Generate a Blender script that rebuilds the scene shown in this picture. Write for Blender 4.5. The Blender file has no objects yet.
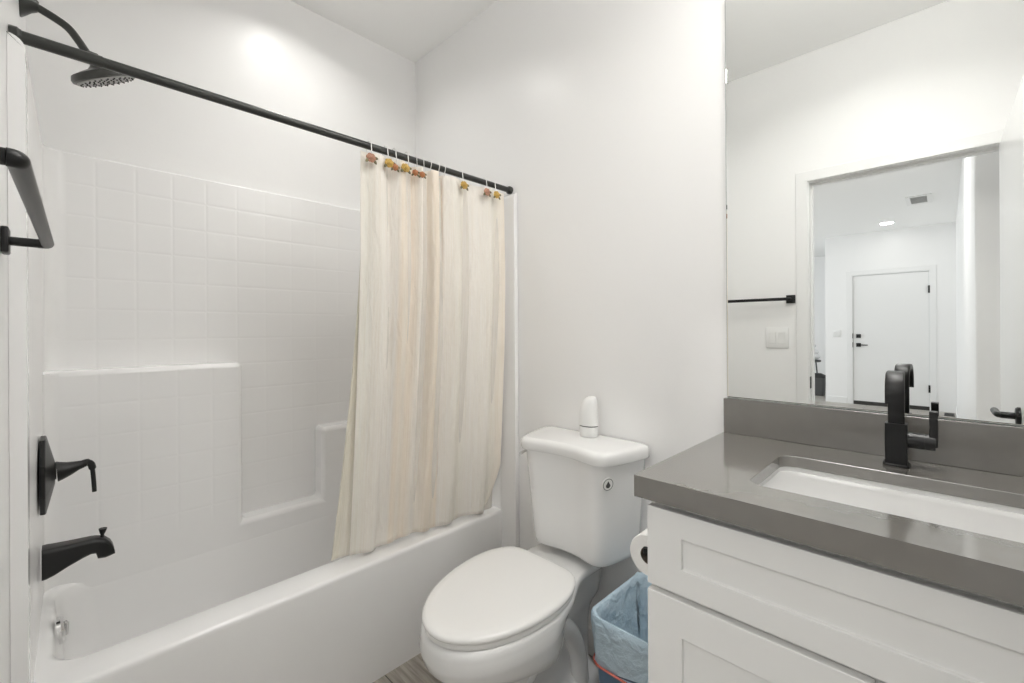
import bpy, bmesh, math, random
from mathutils import Vector, Matrix
random.seed(4)
PI = math.pi
SC = bpy.context.scene
COL = SC.collection

# ------------------------------------------------------------------ camera
CAM_Z = 1.233
F_PX = 443.125
YAW = 45.617
cam = bpy.data.cameras.new('camera')
cam.sensor_width = 36.0
cam.lens = F_PX * 36.0 / 1024.0
cam.clip_start = 0.01
cam.shift_y = (329.702 - 341.5) / 1024.0
camo = bpy.data.objects.new('camera', cam)
COL.objects.link(camo)
camo.location = (0, 0, CAM_Z)
camo.matrix_world = (Matrix.Translation((0, 0, CAM_Z)) @ Matrix.Rotation(math.radians(-YAW), 4, 'Z')
                     @ Matrix.Rotation(math.radians(90), 4, 'X') @ Matrix.Rotation(math.radians(-0.32), 4, 'Z'))
SC.camera = camo

# ------------------------------------------------------------------ world, light, exposure
SC.view_settings.view_transform = 'Standard'
SC.view_settings.look = 'None'
SC.view_settings.gamma = 1.0
SC.view_settings.use_curve_mapping = False
SC.view_settings.exposure = -0.03
SC.cycles.use_denoising = True
SC.cycles.max_bounces = 14
SC.cycles.diffuse_bounces = 8
SC.cycles.glossy_bounces = 6
SC.cycles.transmission_bounces = 6
SC.cycles.transparent_max_bounces = 8
SC.cycles.sample_clamp_indirect = 6.0
SC.cycles.caustics_reflective = False
SC.cycles.blur_glossy = 0.5

w = bpy.data.worlds.new('sky'); SC.world = w; w.use_nodes = True
w.node_tree.nodes['Background'].inputs[0].default_value = (0.86, 0.93, 1.0, 1)
w.node_tree.nodes['Background'].inputs[1].default_value = 1.0

def area(name, loc, size, power, rot=(0, 0, 0), color=(1, .965, .915), shape='DISK', sy=None):
    l = bpy.data.lights.new(name, 'AREA')
    l.shape = shape; l.size = size; l.energy = power; l.color = color
    if sy: l.size_y = sy
    o = bpy.data.objects.new(name, l); COL.objects.link(o)
    o.location = loc; o.rotation_euler = rot
    return o
CEIL = 2.743
def bulb(name, loc, radius, power, color=(1, .985, .955)):
    l = bpy.data.lights.new(name, 'POINT'); l.energy = power; l.color = color; l.shadow_soft_size = radius
    o = bpy.data.objects.new(name, l); COL.objects.link(o); o.location = loc; return o
NEU = (1, .985, .955)
area('tub_downlight', (0.74, 1.75, CEIL - .012), .15, 2.9, color=NEU).data.spread = math.radians(142)
area('bath_fill', (.62, .30, CEIL - .012), .42, 5.2, color=NEU).data.spread = math.radians(140)  # added soft fill for the bathroom's ambience, not a known fitting
area('vanity_lamp', (1.27, .08, 2.40), .5, 5.6, (0, math.radians(14), 0), shape='RECTANGLE', sy=.12, color=NEU)
area('ceiling_fill', (1.27, .08, 2.42), .5, 16, (0, math.radians(180), 0), shape='RECTANGLE', sy=.12, color=NEU)  # upward fill added to brighten the ceiling
area('hall_downlight', (-5.53, .60, CEIL - .012), .15, 3, color=(1, .985, .96))
area('hall_fill_near', (-1.6, .5, CEIL - .012), .16, 25, color=(1, .985, .96))  # unseen fill added outside the doorway to lift the lower bathroom surfaces
area('hall_fill_far', (-3.6, 1.9, CEIL - .012), .16, 3, color=(1, .985, .96))  # extra unseen fill added for the hall
area('window_daylight', (-4.6, 4.4, 1.5), 3.4, 84, (math.radians(-90), 0, 0), color=(.93, .965, 1.0), shape='RECTANGLE', sy=1.9)

# ------------------------------------------------------------------ materials
def mat(name, col, rough=.5, metal=0, spec=.5, bump=0, bscale=200, coat=0, var=0, vscale=8, coat_r=.05, detail=2):
    m = bpy.data.materials.new(name); m.use_nodes = True
    nt = m.node_tree; b = nt.nodes['Principled BSDF']
    b.inputs['Base Color'].default_value = (*col, 1)
    b.inputs['Roughness'].default_value = rough
    b.inputs['Metallic'].default_value = metal
    b.inputs['Specular IOR Level'].default_value = spec
    b.inputs['Coat Weight'].default_value = coat
    b.inputs['Coat Roughness'].default_value = coat_r
    tc = nt.nodes.new('ShaderNodeTexCoord')
    if bump:
        n = nt.nodes.new('ShaderNodeTexNoise'); n.inputs['Scale'].default_value = bscale; n.inputs['Detail'].default_value = detail
        bp = nt.nodes.new('ShaderNodeBump'); bp.inputs['Strength'].default_value = bump; bp.inputs['Distance'].default_value = .002
        nt.links.new(tc.outputs['Object'], n.inputs['Vector']); nt.links.new(n.outputs['Fac'], bp.inputs['Height'])
        nt.links.new(bp.outputs[0], b.inputs['Normal'])
    if var:
        n = nt.nodes.new('ShaderNodeTexNoise'); n.inputs['Scale'].default_value = vscale; n.inputs['Detail'].default_value = 4
        mx = nt.nodes.new('ShaderNodeMix'); mx.data_type = 'RGBA'
        mx.inputs[6].default_value = (*[c * (1 - var) for c in col], 1); mx.inputs[7].default_value = (*[min(1, c * (1 + var)) for c in col], 1)
        nt.links.new(tc.outputs['Object'], n.inputs['Vector']); nt.links.new(n.outputs['Fac'], mx.inputs[0])
        nt.links.new(mx.outputs[2], b.inputs['Base Color'])
    return m

M = {}
M['wall'] = mat('wall_paint', (.865, .862, .857), .31, spec=.4, bump=.07, bscale=60)
M['ceil'] = mat('ceiling_paint', (.90, .90, .89), .7, spec=.3, bump=.15, bscale=80)
M['trim'] = mat('trim_enamel', (.82, .82, .814), .32, bump=.02, bscale=40)
M['door'] = mat('door_enamel', (.82, .82, .814), .28, bump=.03, bscale=30)
M['cab'] = mat('cabinet_lacquer', (.80, .798, .785), .35, bump=.02, bscale=60)
M['porcelain'] = mat('porcelain', (.82, .82, .814), .10, spec=.5, coat=.3)
M['seat'] = mat('seat_plastic', (.84, .835, .82), .22)
M['acryl'] = mat('acrylic', (.865, .862, .857), .14, coat=.2)
M['black'] = mat('black_metal', (.011, .011, .011), .36, metal=0, spec=.32, bump=.02, bscale=300)
M['rod'] = mat('bronze_metal', (.035, .036, .033), .33, metal=.3)
M['chrome'] = mat('chrome', (.75, .75, .75), .12, metal=1)
M['wire'] = mat('hook_wire', (.80, .79, .77), .35, metal=.5)
M['mirror'] = mat('mirror_silver', (.93, .945, .935), .0, metal=1)
M['medge'] = mat('mirror_edge', (.42, .45, .44), .2, spec=.6)
M['white'] = mat('white_plastic', (.80, .80, .79), .35)
M['paper'] = mat('tissue_paper', (.86, .85, .83), .9, bump=.3, bscale=150)
M['dark'] = mat('dark_gap', (.02, .02, .02), .6)
M['slot'] = mat('grey_slot', (.07, .07, .07), .5)
M['rub'] = mat('dark_threshold', (.035, .033, .03), .6)
M['nozzle'] = mat('nozzle_face', (.35, .35, .34), .45)
M['bin'] = mat('blue_bin', (.10, .17, .26), .45)
M['band'] = mat('red_band', (.62, .16, .13), .5)
M['pink'] = mat('rose_pink', (.42, .215, .14), .6, var=.25, vscale=90)
M['yellow'] = mat('rose_yellow', (.52, .33, .075), .6, var=.3, vscale=90)
M['orange'] = mat('rose_orange', (.44, .175, .07), .6, var=.3, vscale=90)
M['leaf'] = mat('rose_leaf', (.13, .11, .05), .6)
M['bed'] = mat('bedding', (.75, .75, .75), .9, bump=.5, bscale=20)
M['greymetal'] = mat('grey_vent', (.82, .82, .81), .5)
M['badgegrey'] = mat('badge_grey', (.22, .23, .22), .5)

def glow(name, col, s):
    m = bpy.data.materials.new(name); m.use_nodes = True
    b = m.node_tree.nodes['Principled BSDF']
    b.inputs['Base Color'].default_value = (.8, .8, .8, 1)
    b.inputs['Emission Color'].default_value = (*col, 1); b.inputs['Emission Strength'].default_value = s
    return m
M['lamp'] = glow('lamp_lens', (1, .98, .95), 6)

# counter stone
def stone():
    m = mat('grey_quartz', (.12, .115, .105), .17, spec=.8, coat=.6, coat_r=.08)
    nt = m.node_tree; b = nt.nodes['Principled BSDF']
    b.inputs['Coat IOR'].default_value = 1.6
    tc = nt.nodes.new('ShaderNodeTexCoord')
    n = nt.nodes.new('ShaderNodeTexNoise'); n.inputs['Scale'].default_value = 28; n.inputs['Detail'].default_value = 1
    n2 = nt.nodes.new('ShaderNodeTexNoise'); n2.inputs['Scale'].default_value = 6; n2.inputs['Detail'].default_value = 4
    ad = nt.nodes.new('ShaderNodeMath'); ad.operation = 'MULTIPLY_ADD'; ad.inputs[1].default_value = .5
    cr = nt.nodes.new('ShaderNodeValToRGB')
    cr.color_ramp.elements[0].position = .45; cr.color_ramp.elements[0].color = (.160, .152, .138, 1)
    cr.color_ramp.elements[1].position = 1.0; cr.color_ramp.elements[1].color = (.172, .163, .148, 1)
    nt.links.new(tc.outputs['Object'], n.inputs['Vector']); nt.links.new(tc.outputs['Object'], n2.inputs['Vector'])
    nt.links.new(n2.outputs['Fac'], ad.inputs[0]); nt.links.new(n.outputs['Fac'], ad.inputs[2])
    nt.links.new(ad.outputs[0], cr.inputs[0]); nt.links.new(cr.outputs[0], b.inputs['Base Color'])
    return m
M['stone'] = stone()

# plank floor
def planks():
    m = mat('grey_oak_planks', (.2, .18, .16), .42)
    nt = m.node_tree; b = nt.nodes['Principled BSDF']
    tc = nt.nodes.new('ShaderNodeTexCoord')
    mp = nt.nodes.new('ShaderNodeMapping'); mp.inputs['Rotation'].default_value = (0, 0, PI / 2)
    mp.inputs['Location'].default_value = (0.3, .09, 0)
    br = nt.nodes.new('ShaderNodeTexBrick')
    br.inputs['Color1'].default_value = (.47, .45, .42, 1); br.inputs['Color2'].default_value = (.31, .275, .24, 1)
    br.inputs['Mortar'].default_value = (.055, .05, .045, 1)
    br.inputs['Scale'].default_value = 1; br.inputs['Mortar Size'].default_value = .0018
    br.inputs['Brick Width'].default_value = 1.2; br.inputs['Row Height'].default_value = .18
    br.inputs['Bias'].default_value = -.1
    nt.links.new(tc.outputs['Object'], mp.inputs[0]); nt.links.new(mp.outputs[0], br.inputs['Vector'])
    m2 = nt.nodes.new('ShaderNodeMapping'); m2.inputs['Scale'].default_value = (22, 1.6, 1)
    n = nt.nodes.new('ShaderNodeTexNoise'); n.inputs['Scale'].default_value = 2.2; n.inputs['Detail'].default_value = 8; n.inputs['Roughness'].default_value = .65
    nt.links.new(tc.outputs['Object'], m2.inputs[0]); nt.links.new(m2.outputs[0], n.inputs['Vector'])
    cr = nt.nodes.new('ShaderNodeValToRGB')
    cr.color_ramp.elements[0].position = .3; cr.color_ramp.elements[0].color = (.45, .44, .42, 1)
    cr.color_ramp.elements[1].position = .7; cr.color_ramp.elements[1].color = (1.35, 1.36, 1.36, 1)
    mx = nt.nodes.new('ShaderNodeMix'); mx.data_type = 'RGBA'; mx.blend_type = 'MULTIPLY'; mx.inputs[0].default_value = 1
    nt.links.new(n.outputs['Fac'], cr.inputs[0]); nt.links.new(br.outputs['Color'], mx.inputs[6]); nt.links.new(cr.outputs[0], mx.inputs[7])
    nt.links.new(mx.outputs[2], b.inputs['Base Color'])
    return m
M['floor'] = planks()

# moulded acrylic with tile grooves on the walls above the tub
def tiles():
    m = mat('moulded_tile_acrylic', (.865, .862, .857), .24, spec=.45)
    nt = m.node_tree; b = nt.nodes['Principled BSDF']
    N = nt.nodes.new; L = nt.links.new
    geo = N('ShaderNodeNewGeometry'); tc = N('ShaderNodeTexCoord'); sep = N('ShaderNodeSeparateXYZ'); L(tc.outputs['Object'], sep.inputs[0])
    def math_(op, a, b_=None, c=None):
        n = N('ShaderNodeMath'); n.operation = op
        for i, v in enumerate((a, b_, c)):
            if v is None: continue
            if isinstance(v, (int, float)): n.inputs[i].default_value = v
            else: L(v, n.inputs[i])
        return n.outputs[0]
    def grid(coord, origin, pitch, width):
        t = math_('SUBTRACT', coord, origin); t = math_('DIVIDE', t, pitch)
        fr = math_('FRACT', math_('ADD', t, .5)); d = math_('MULTIPLY', math_('ABSOLUTE', math_('SUBTRACT', fr, .5)), pitch)
        q = math_('DIVIDE', d, width); q = math_('MULTIPLY', q, q)
        return math_('POWER', 2.718, math_('MULTIPLY', q, -1))
    def step(x, lo, hi):
        n = N('ShaderNodeMapRange'); n.interpolation_type = 'SMOOTHSTEP'; L(x, n.inputs[0])
        n.inputs[1].default_value = lo; n.inputs[2].default_value = hi; return n.outputs[0]
    X, Y, Z = sep.outputs
    gx = grid(X, .09, .1075, .0045); gz = grid(Z, 1.738, .1066, .0045)
    mx = math_('MULTIPLY', step(X, .045, .075), math_('SUBTRACT', 1.0, math_('MULTIPLY', step(X, .46, .58), .75)))
    zlow = math_('MULTIPLY', step(Z, .50, .56), step(Z, 1.845, 1.80))
    gx = math_('MULTIPLY', math_('MULTIPLY', gx, mx), zlow)
    mz = math_('MULTIPLY', step(X, -.01, .03), step(X, 1.37, 1.33))
    gz = math_('MULTIPLY', math_('MULTIPLY', gz, mz), zlow)
    g = math_('MAXIMUM', gx, gz)
    nz = N('ShaderNodeSeparateXYZ'); L(geo.outputs['True Normal'], nz.inputs[0])
    face = step(math_('MULTIPLY', nz.outputs[1], -1), .85, .98)
    g = math_('MULTIPLY', g, face)
    bp = N('ShaderNodeBump'); bp.inputs['Strength'].default_value = .26; bp.inputs['Distance'].default_value = .002
    L(math_('MULTIPLY', g, -1), bp.inputs['Height'])
    L(bp.outputs[0], b.inputs['Normal']); L(bp.outputs[0], b.inputs['Coat Normal'])
    return m
M['tile'] = tiles()

# curtain cloth: woven cream with white and beige stripes running down
def cloth(name, liner=False):
    m = bpy.data.materials.new(name); m.use_nodes = True
    nt = m.node_tree; N = nt.nodes.new; L = nt.links.new
    b = nt.nodes['Principled BSDF']; out = nt.nodes['Material Output']
    b.inputs['Roughness'].default_value = .85; b.inputs['Specular IOR Level'].default_value = .15
    uv = N('ShaderNodeUVMap'); uv.uv_map = 'UVMap'
    sep = N('ShaderNodeSeparateXYZ'); L(uv.outputs[0], sep.inputs[0])
    cr = N('ShaderNodeValToRGB'); e = cr.color_ramp.elements
    cw = (.965, .935, .89); cc = (.965, .91, .83); cb = (.96, .88, .78)
    if liner:
        stops = [(0, (.93, .90, .80)), (.05, (.93, .90, .83)), (.1, (.965, .935, .89)), (1, (.965, .935, .89))]
    else:
        stops = [(0, cw), (.02, (.94, .92, .86)), (.07, (.965, .93, .87)), (.12, (.965, .935, .89)), (.20, (.965, .935, .89)), (.215, cb), (.25, cc), (.30, cb),
                 (.36, cw), (.43, cc), (.47, cb), (.53, (.94, .885, .80)), (.575, cb), (.60, cw), (.72, (.93, .90, .83)), (.78, cw), (.86, (.965, .935, .885)), (.93, (.94, .915, .855)), (1, cc)]
    while len(e) > 1: e.remove(e[-1])
    e[0].position = stops[0][0]; e[0].color = (*stops[0][1], 1)
    for p, c in stops[1:]:
        q = e.new(p); q.color = (*c, 1)
    L(sep.outputs[0], cr.inputs[0])
    mp = N('ShaderNodeMapping'); mp.inputs['Scale'].default_value = (90, 1.2, 1)
    n = N('ShaderNodeTexNoise'); n.inputs['Scale'].default_value = 3; n.inputs['Detail'].default_value = 5
    L(uv.outputs[0], mp.inputs[0]); L(mp.outputs[0], n.inputs[0])
    mx = N('ShaderNodeMix'); mx.data_type = 'RGBA'; mx.blend_type = 'MULTIPLY'; mx.inputs[0].default_value = 1
    c2 = N('ShaderNodeValToRGB'); c2.color_ramp.elements[0].color = (.965, .945, .915, 1); c2.color_ramp.elements[0].position = .35
    c2.color_ramp.elements[1].color = (1.02, 1.02, 1.02, 1); c2.color_ramp.elements[1].position = .62
    L(n.outputs['Fac'], c2.inputs[0]); L(cr.outputs[0], mx.inputs[6]); L(c2.outputs[0], mx.inputs[7])
    L(mx.outputs[2], b.inputs['Base Color'])
    n3 = N('ShaderNodeTexNoise'); n3.inputs['Scale'].default_value = 1; n3.inputs['Detail'].default_value = 6; n3.inputs['Distortion'].default_value = .6
    mp3 = N('ShaderNodeMapping'); mp3.inputs['Scale'].default_value = (34, 11, 1); L(uv.outputs[0], mp3.inputs[0]); L(mp3.outputs[0], n3.inputs[0])
    bp = N('ShaderNodeBump'); bp.inputs['Strength'].default_value = .8; bp.inputs['Distance'].default_value = .012
    L(n3.outputs['Fac'], bp.inputs['Height']); L(bp.outputs[0], b.inputs['Normal'])
    tr = N('ShaderNodeBsdfTranslucent'); L(mx.outputs[2], tr.inputs[0]); L(bp.outputs[0], tr.inputs['Normal'])
    ms = N('ShaderNodeMixShader'); ms.inputs[0].default_value = .16
    L(b.outputs[0], ms.inputs[1]); L(tr.outputs[0], ms.inputs[2])
    last = ms.outputs[0]
    if liner:
        tp = N('ShaderNodeBsdfTransparent'); m3 = N('ShaderNodeMixShader'); m3.inputs[0].default_value = .22
        L(last, m3.inputs[1]); L(tp.outputs[0], m3.inputs[2]); last = m3.outputs[0]
    L(last, out.inputs[0])
    return m
M['curtain'] = cloth('cream_curtain_cloth'); M['liner'] = cloth('liner_cloth', True)

def bagmat():
    m = mat('blue_bag_film', (.74, .90, 1.0), .38, spec=.5)
    nt = m.node_tree; N = nt.nodes.new; L = nt.links.new; b = nt.nodes['Principled BSDF']
    tc = N('ShaderNodeTexCoord'); n = N('ShaderNodeTexNoise'); n.inputs['Scale'].default_value = 26; n.inputs['Detail'].default_value = 8; n.inputs['Distortion'].default_value = .35
    L(tc.outputs['Object'], n.inputs[0])
    bp = N('ShaderNodeBump'); bp.inputs['Strength'].default_value = .9; bp.inputs['Distance'].default_value = .02; L(n.outputs['Fac'], bp.inputs['Height']); L(bp.outputs[0], b.inputs['Normal'])
    tp = N('ShaderNodeBsdfTranslucent'); tp.inputs[0].default_value = (.55, .74, .88, 1)
    ms = N('ShaderNodeMixShader'); ms.inputs[0].default_value = .3
    L(b.outputs[0], ms.inputs[1]); L(tp.outputs[0], ms.inputs[2]); L(ms.outputs[0], nt.nodes['Material Output'].inputs[0])
    return m
M['bag'] = bagmat()

# ------------------------------------------------------------------ mesh helpers
def box(bm, x0, x1, y0, y1, z0, z1, bev=0, seg=2):
    r = bmesh.ops.create_cube(bm, size=1, matrix=Matrix.Translation(((x0 + x1) / 2, (y0 + y1) / 2, (z0 + z1) / 2)) @ Matrix.Diagonal((x1 - x0, y1 - y0, z1 - z0, 1)))
    if bev:
        es = list({e for v in r['verts'] for e in v.link_edges})
        bmesh.ops.bevel(bm, geom=es, offset=bev, segments=seg, affect='EDGES', profile=.5)

def loft(bm, rings, cap0=True, cap1=True, closed=True):
    vs = [[bm.verts.new(p) for p in r] for r in rings]
    n = len(vs[0])
    for a, b in zip(vs, vs[1:]):
        for i in range(n if closed else n - 1):
            j = (i + 1) % n
            bm.faces.new((a[i], a[j], b[j], b[i]))
    if cap0: bm.faces.new(list(reversed(vs[0])))
    if cap1: bm.faces.new(vs[-1])
    return vs

def frame(t, up):
    t = t.normalized(); s = t.cross(up)
    if s.length < 1e-4: s = t.cross(Vector((1, 0, 0)))
    s.normalize(); return s, s.cross(t).normalized()

def tube(bm, pts, r, n=16, caps=True):
    pts = [Vector(p) for p in pts]; rs = r if isinstance(r, (list, tuple)) else [r] * len(pts)
    rings = []; prev = None
    for i, p in enumerate(pts):
        t = (pts[min(i + 1, len(pts) - 1)] - pts[max(i - 1, 0)])
        t.normalize()
        if prev is None:
            s, u = frame(t, Vector((0, 0, 1)))
        else:
            s = prev - t * prev.dot(t); s.normalize(); u = s.cross(t).normalized()
        prev = s
        rings.append([p + (s * math.cos(2 * PI * k / n) + u * math.sin(2 * PI * k / n)) * rs[i] for k in range(n)])
    loft(bm, rings, caps, caps)

def smooth_path(pts, n=8):
    P = [Vector(p) for p in pts]; P = [P[0] * 2 - P[1]] + P + [P[-1] * 2 - P[-2]]
    out = []
    for i in range(1, len(P) - 2):
        for k in range(n):
            t = k / n; a, b, c, d = P[i - 1:i + 3]
            out.append(.5 * ((2 * b) + (c - a) * t + (2 * a - 5 * b + 4 * c - d) * t * t + (3 * b - 3 * c + d - a) * t ** 3))
    out.append(P[-2]); return out

def lathe(bm, prof, origin, axis=(0, 0, 1), n=32, cap0=True, cap1=True):
    o = Vector(origin); a = Vector(axis).normalized()
    s = a.orthogonal().normalized(); u = a.cross(s)
    rings = [[o + a * h + (s * math.cos(2 * PI * k / n) + u * math.sin(2 * PI * k / n)) * r for k in range(n)] for r, h in prof]
    loft(bm, rings, cap0, cap1)

def rrect(cx, cy, hx, hy, r, z, n=6):
    pts = []
    r = min(r, hx - 1e-4, hy - 1e-4)
    for (sx, sy, a0) in ((1, 1, 0), (-1, 1, PI / 2), (-1, -1, PI), (1, -1, 3 * PI / 2)):
        for k in range(n + 1):
            a = a0 + PI / 2 * k / n
            pts.append(Vector((cx + sx * (hx - r) + r * math.cos(a), cy + sy * (hy - r) + r * math.sin(a), z)))
    return pts

def prism(bm, pts, axis, a0, a1):
    """polygon of 2-D points extruded along axis 'x', 'y' or 'z'"""
    def P(p, a):
        return {'x': (a, p[0], p[1]), 'y': (p[0], a, p[1]), 'z': (p[0], p[1], a)}[axis]
    loft(bm, [[P(p, a0) for p in pts], [P(p, a1) for p in pts]])

def obj(name, bm, m, parent=None, smooth=35, bevel=0, seg=3, label=None, sub=0, weld=True):
    if weld: bmesh.ops.remove_doubles(bm, verts=bm.verts, dist=1e-6)
    bmesh.ops.recalc_face_normals(bm, faces=bm.faces)
    me = bpy.data.meshes.new(name); bm.to_mesh(me); bm.free()
    o = bpy.data.objects.new(name, me); COL.objects.link(o)
    for mm in (m if isinstance(m, list) else [m]): me.materials.append(mm)
    if parent is not None:
        o.parent = parent
        off = Vector(parent.location) + (Vector(parent.parent.location) if parent.parent else Vector())
        p = parent; tot = Vector()
        while p is not None: tot += Vector(p.location); p = p.parent
        o.location = -tot
    if bevel:
        b = o.modifiers.new('bevel', 'BEVEL'); b.width = bevel; b.segments = seg; b.limit_method = 'ANGLE'; b.angle_limit = math.radians(40)
    if sub:
        s = o.modifiers.new('sub', 'SUBSURF'); s.levels = sub; s.render_levels = sub
    if smooth:
        me.polygons.foreach_set('use_smooth', [True] * len(me.polygons))
        me.set_sharp_from_angle(angle=math.radians(smooth))
        if bevel:
            me.polygons.foreach_set('use_smooth', [True] * len(me.polygons))
            wn = o.modifiers.new('wn', 'WEIGHTED_NORMAL'); wn.keep_sharp = False
    if label: o['label'] = label
    return o

def thing(name, label, cat, loc, group=None):
    o = bpy.data.objects.new(name, None); COL.objects.link(o); o.location = loc; o.empty_display_size = .05
    o['label'] = label; o['category'] = cat
    if group: o['group'] = group
    return o

def tag(o, label, cat, group=None):
    o['label'] = label; o['category'] = cat
    if group: o['group'] = group
    return o

def struct(o):
    o['kind'] = 'structure'; return o

def sbox(name, x0, x1, y0, y1, z0, z1, m, bev=0, parent=None):
    bm = bmesh.new(); box(bm, x0, x1, y0, y1, z0, z1)
    o = obj(name, bm, m, parent, bevel=bev)
    return struct(o) if parent is None else o

BM = bmesh.new

# ------------------------------------------------------------------ room shell
XL, XR, YB, YF = -.0715, 1.412, 2.134, -.33     # wall faces of the bathroom
JL, JR, DH = .535, -.192, 2.033                # door opening: left jamb, right jamb, head
HX, HY0, HY1 = -6.20, -.11, 1.445              # hall: front-door wall face, right wall face, end of that wall
sbox('floor', -8.6, 1.6, -.6, 4.8, -.05, 0, M['floor'])
sbox('ceiling', -8.6, 1.6, -.6, 4.8, CEIL, CEIL + .05, M['ceil'])
# left wall with the door opening
bm = BM()
box(bm, XL - .115, XL, JL + .016, YB + .1, 0, CEIL)
box(bm, XL - .115, XL, -.6, JR - .016, 0, CEIL)
box(bm, XL - .115, XL, JR - .016, JL + .016, DH + .016, CEIL)
struct(obj('wall_left', bm, M['wall']))
sbox('wall_back', XL, XR + .1, YB, YB + .1, 0, CEIL, M['wall'])
sbox('wall_right', XR, XR + .1, -.6, YB, 0, CEIL, M['wall'])
sbox('wall_front', XL, XR, YF - .1, YF, 0, CEIL, M['wall'])
# hall walls
sbox('wall_hall_right', HX, -.52, -.5, HY0, 0, CEIL, M['wall'], bev=.012)
sbox('wall_hall_return', -.52, XL - .115, -.60, -.48, 0, CEIL, M['wall'])
bm = BM()
DY0, DY1 = .173, 1.075
box(bm, HX - .12, HX, -.5, DY0 - .01, 0, CEIL); box(bm, HX - .12, HX, DY1 + .01, HY1, 0, CEIL); box(bm, HX - .12, HX, DY0 - .01, DY1 + .01, 2.085, CEIL)
struct(obj('wall_hall_front', bm, M['wall']))
sbox('wall_hall_far', -8.6, -8.5, HY1, 4.8, 0, CEIL, M['wall'])
sbox('wall_hall_bend', -8.5, HX - .12, HY1 - .12, HY1, 0, CEIL, M['wall'])
bm = BM()   # living-room wall holding the big window the daylight comes through
box(bm, -8.5, -6.4, 4.5, 4.6, 0, CEIL); box(bm, -2.8, XL - .115, 4.5, 4.6, 0, CEIL); box(bm, -6.4, -2.8, 4.5, 4.6, 0, .5); box(bm, -6.4, -2.8, 4.5, 4.6, 2.5, CEIL)
struct(obj('wall_hall_left', bm, M['wall']))
sbox('wall_hall_near', XL - .2, XL - .115, YB + .1, 4.5, 0, CEIL, M['wall'])

# bathroom door casing and jambs
def casing(name, yA, yB, zT, xF, out, wd=.057, th=.009, floor=0):
    """flat casing around an opening in a wall of constant x"""
    x0, x1 = sorted((xF, xF + out * th))
    bm = BM(); lo, hi = min(yA, yB), max(yA, yB)
    prism(bm, [(lo - wd, floor), (lo, floor), (lo, zT), (hi, zT), (hi, floor), (hi + wd, floor), (hi + wd, zT + wd), (lo - wd, zT + wd)], 'x', x0, x1)
    return struct(obj(name, bm, M['trim'], bevel=.003))
casing('trim_1', JR - .004, JL + .004, DH + .004, XL, 1)
casing('trim_2', JR - .004, JL + .004, DH + .004, XL - .115, -1)
bm = BM()
prism(bm, [(JR - .016, 0), (JR, 0), (JR, DH), (JL, DH), (JL, 0), (JL + .016, 0), (JL + .016, DH + .016), (JR - .016, DH + .016)], 'x', XL - .115, XL)
prism(bm, [(JR, 0), (JR + .011, 0), (JR + .011, DH - .011), (JL - .011, DH - .011), (JL - .011, 0), (JL, 0), (JL, DH), (JR, DH)], 'x', XL - .075, XL - .04)
jamb = struct(obj('trim_3', bm, M['trim'], bevel=.0015))
bm = BM(); box(bm, XL - .036, XL - .006, JL - .0025, JL + .0005, .90, .965, .001); obj('strike_plate', bm, M['black'], jamb, label='black metal strike plate')
# baseboards
sbox('baseboard_right', XR - .013, XR, .474, 1.34, 0, .10, M['trim'], bev=.004)
sbox('baseboard_left', XL, XL + .013, JL + .064, 1.34, 0, .10, M['trim'], bev=.004)
sbox('baseboard_hall', HX, HX + .013, DY1 + .08, HY1, 0, .10, M['trim'], bev=.004)
sbox('baseboard_hall_right', HX + .02, -.53, HY0, HY0 + .013, 0, .10, M['trim'], bev=.004)

# open bathroom door leaf, folded back past the vanity
d1 = struct(bpy.data.objects.new('door_1', None)); COL.objects.link(d1); d1.location = (XL + .006, -.170, 0)
d1['label'] = 'white bathroom door standing open beside the vanity'
bm = BM(); box(bm, 0, .742, -.035, 0, .012, 2.028)
leaf = obj('door_leaf', bm, M['door'], bevel=.002); leaf.parent = d1
bm = BM()
lathe(bm, [(.030, 0), (.030, .007), (.026, .011), (.011, .012), (.011, .045)], (.64, 0, .935), (0, 1, 0), 28)
tube(bm, smooth_path([(.64, .040, .935), (.632, .050, .935), (.60, .052, .935), (.53, .052, .935)], 5), .0105, 14)
h = obj('door_handle', bm, M['black'], label='black lever handle'); h.parent = d1
for zz in (.25, 1.0, 1.8):
    bm = BM(); tube(bm, [(-.002, -.038, zz), (-.002, -.038, zz + .09)], .006, 10); h = obj('hinge', bm, M['black']); h.parent = d1
d1.rotation_euler = (0, 0, math.radians(-.6))

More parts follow.
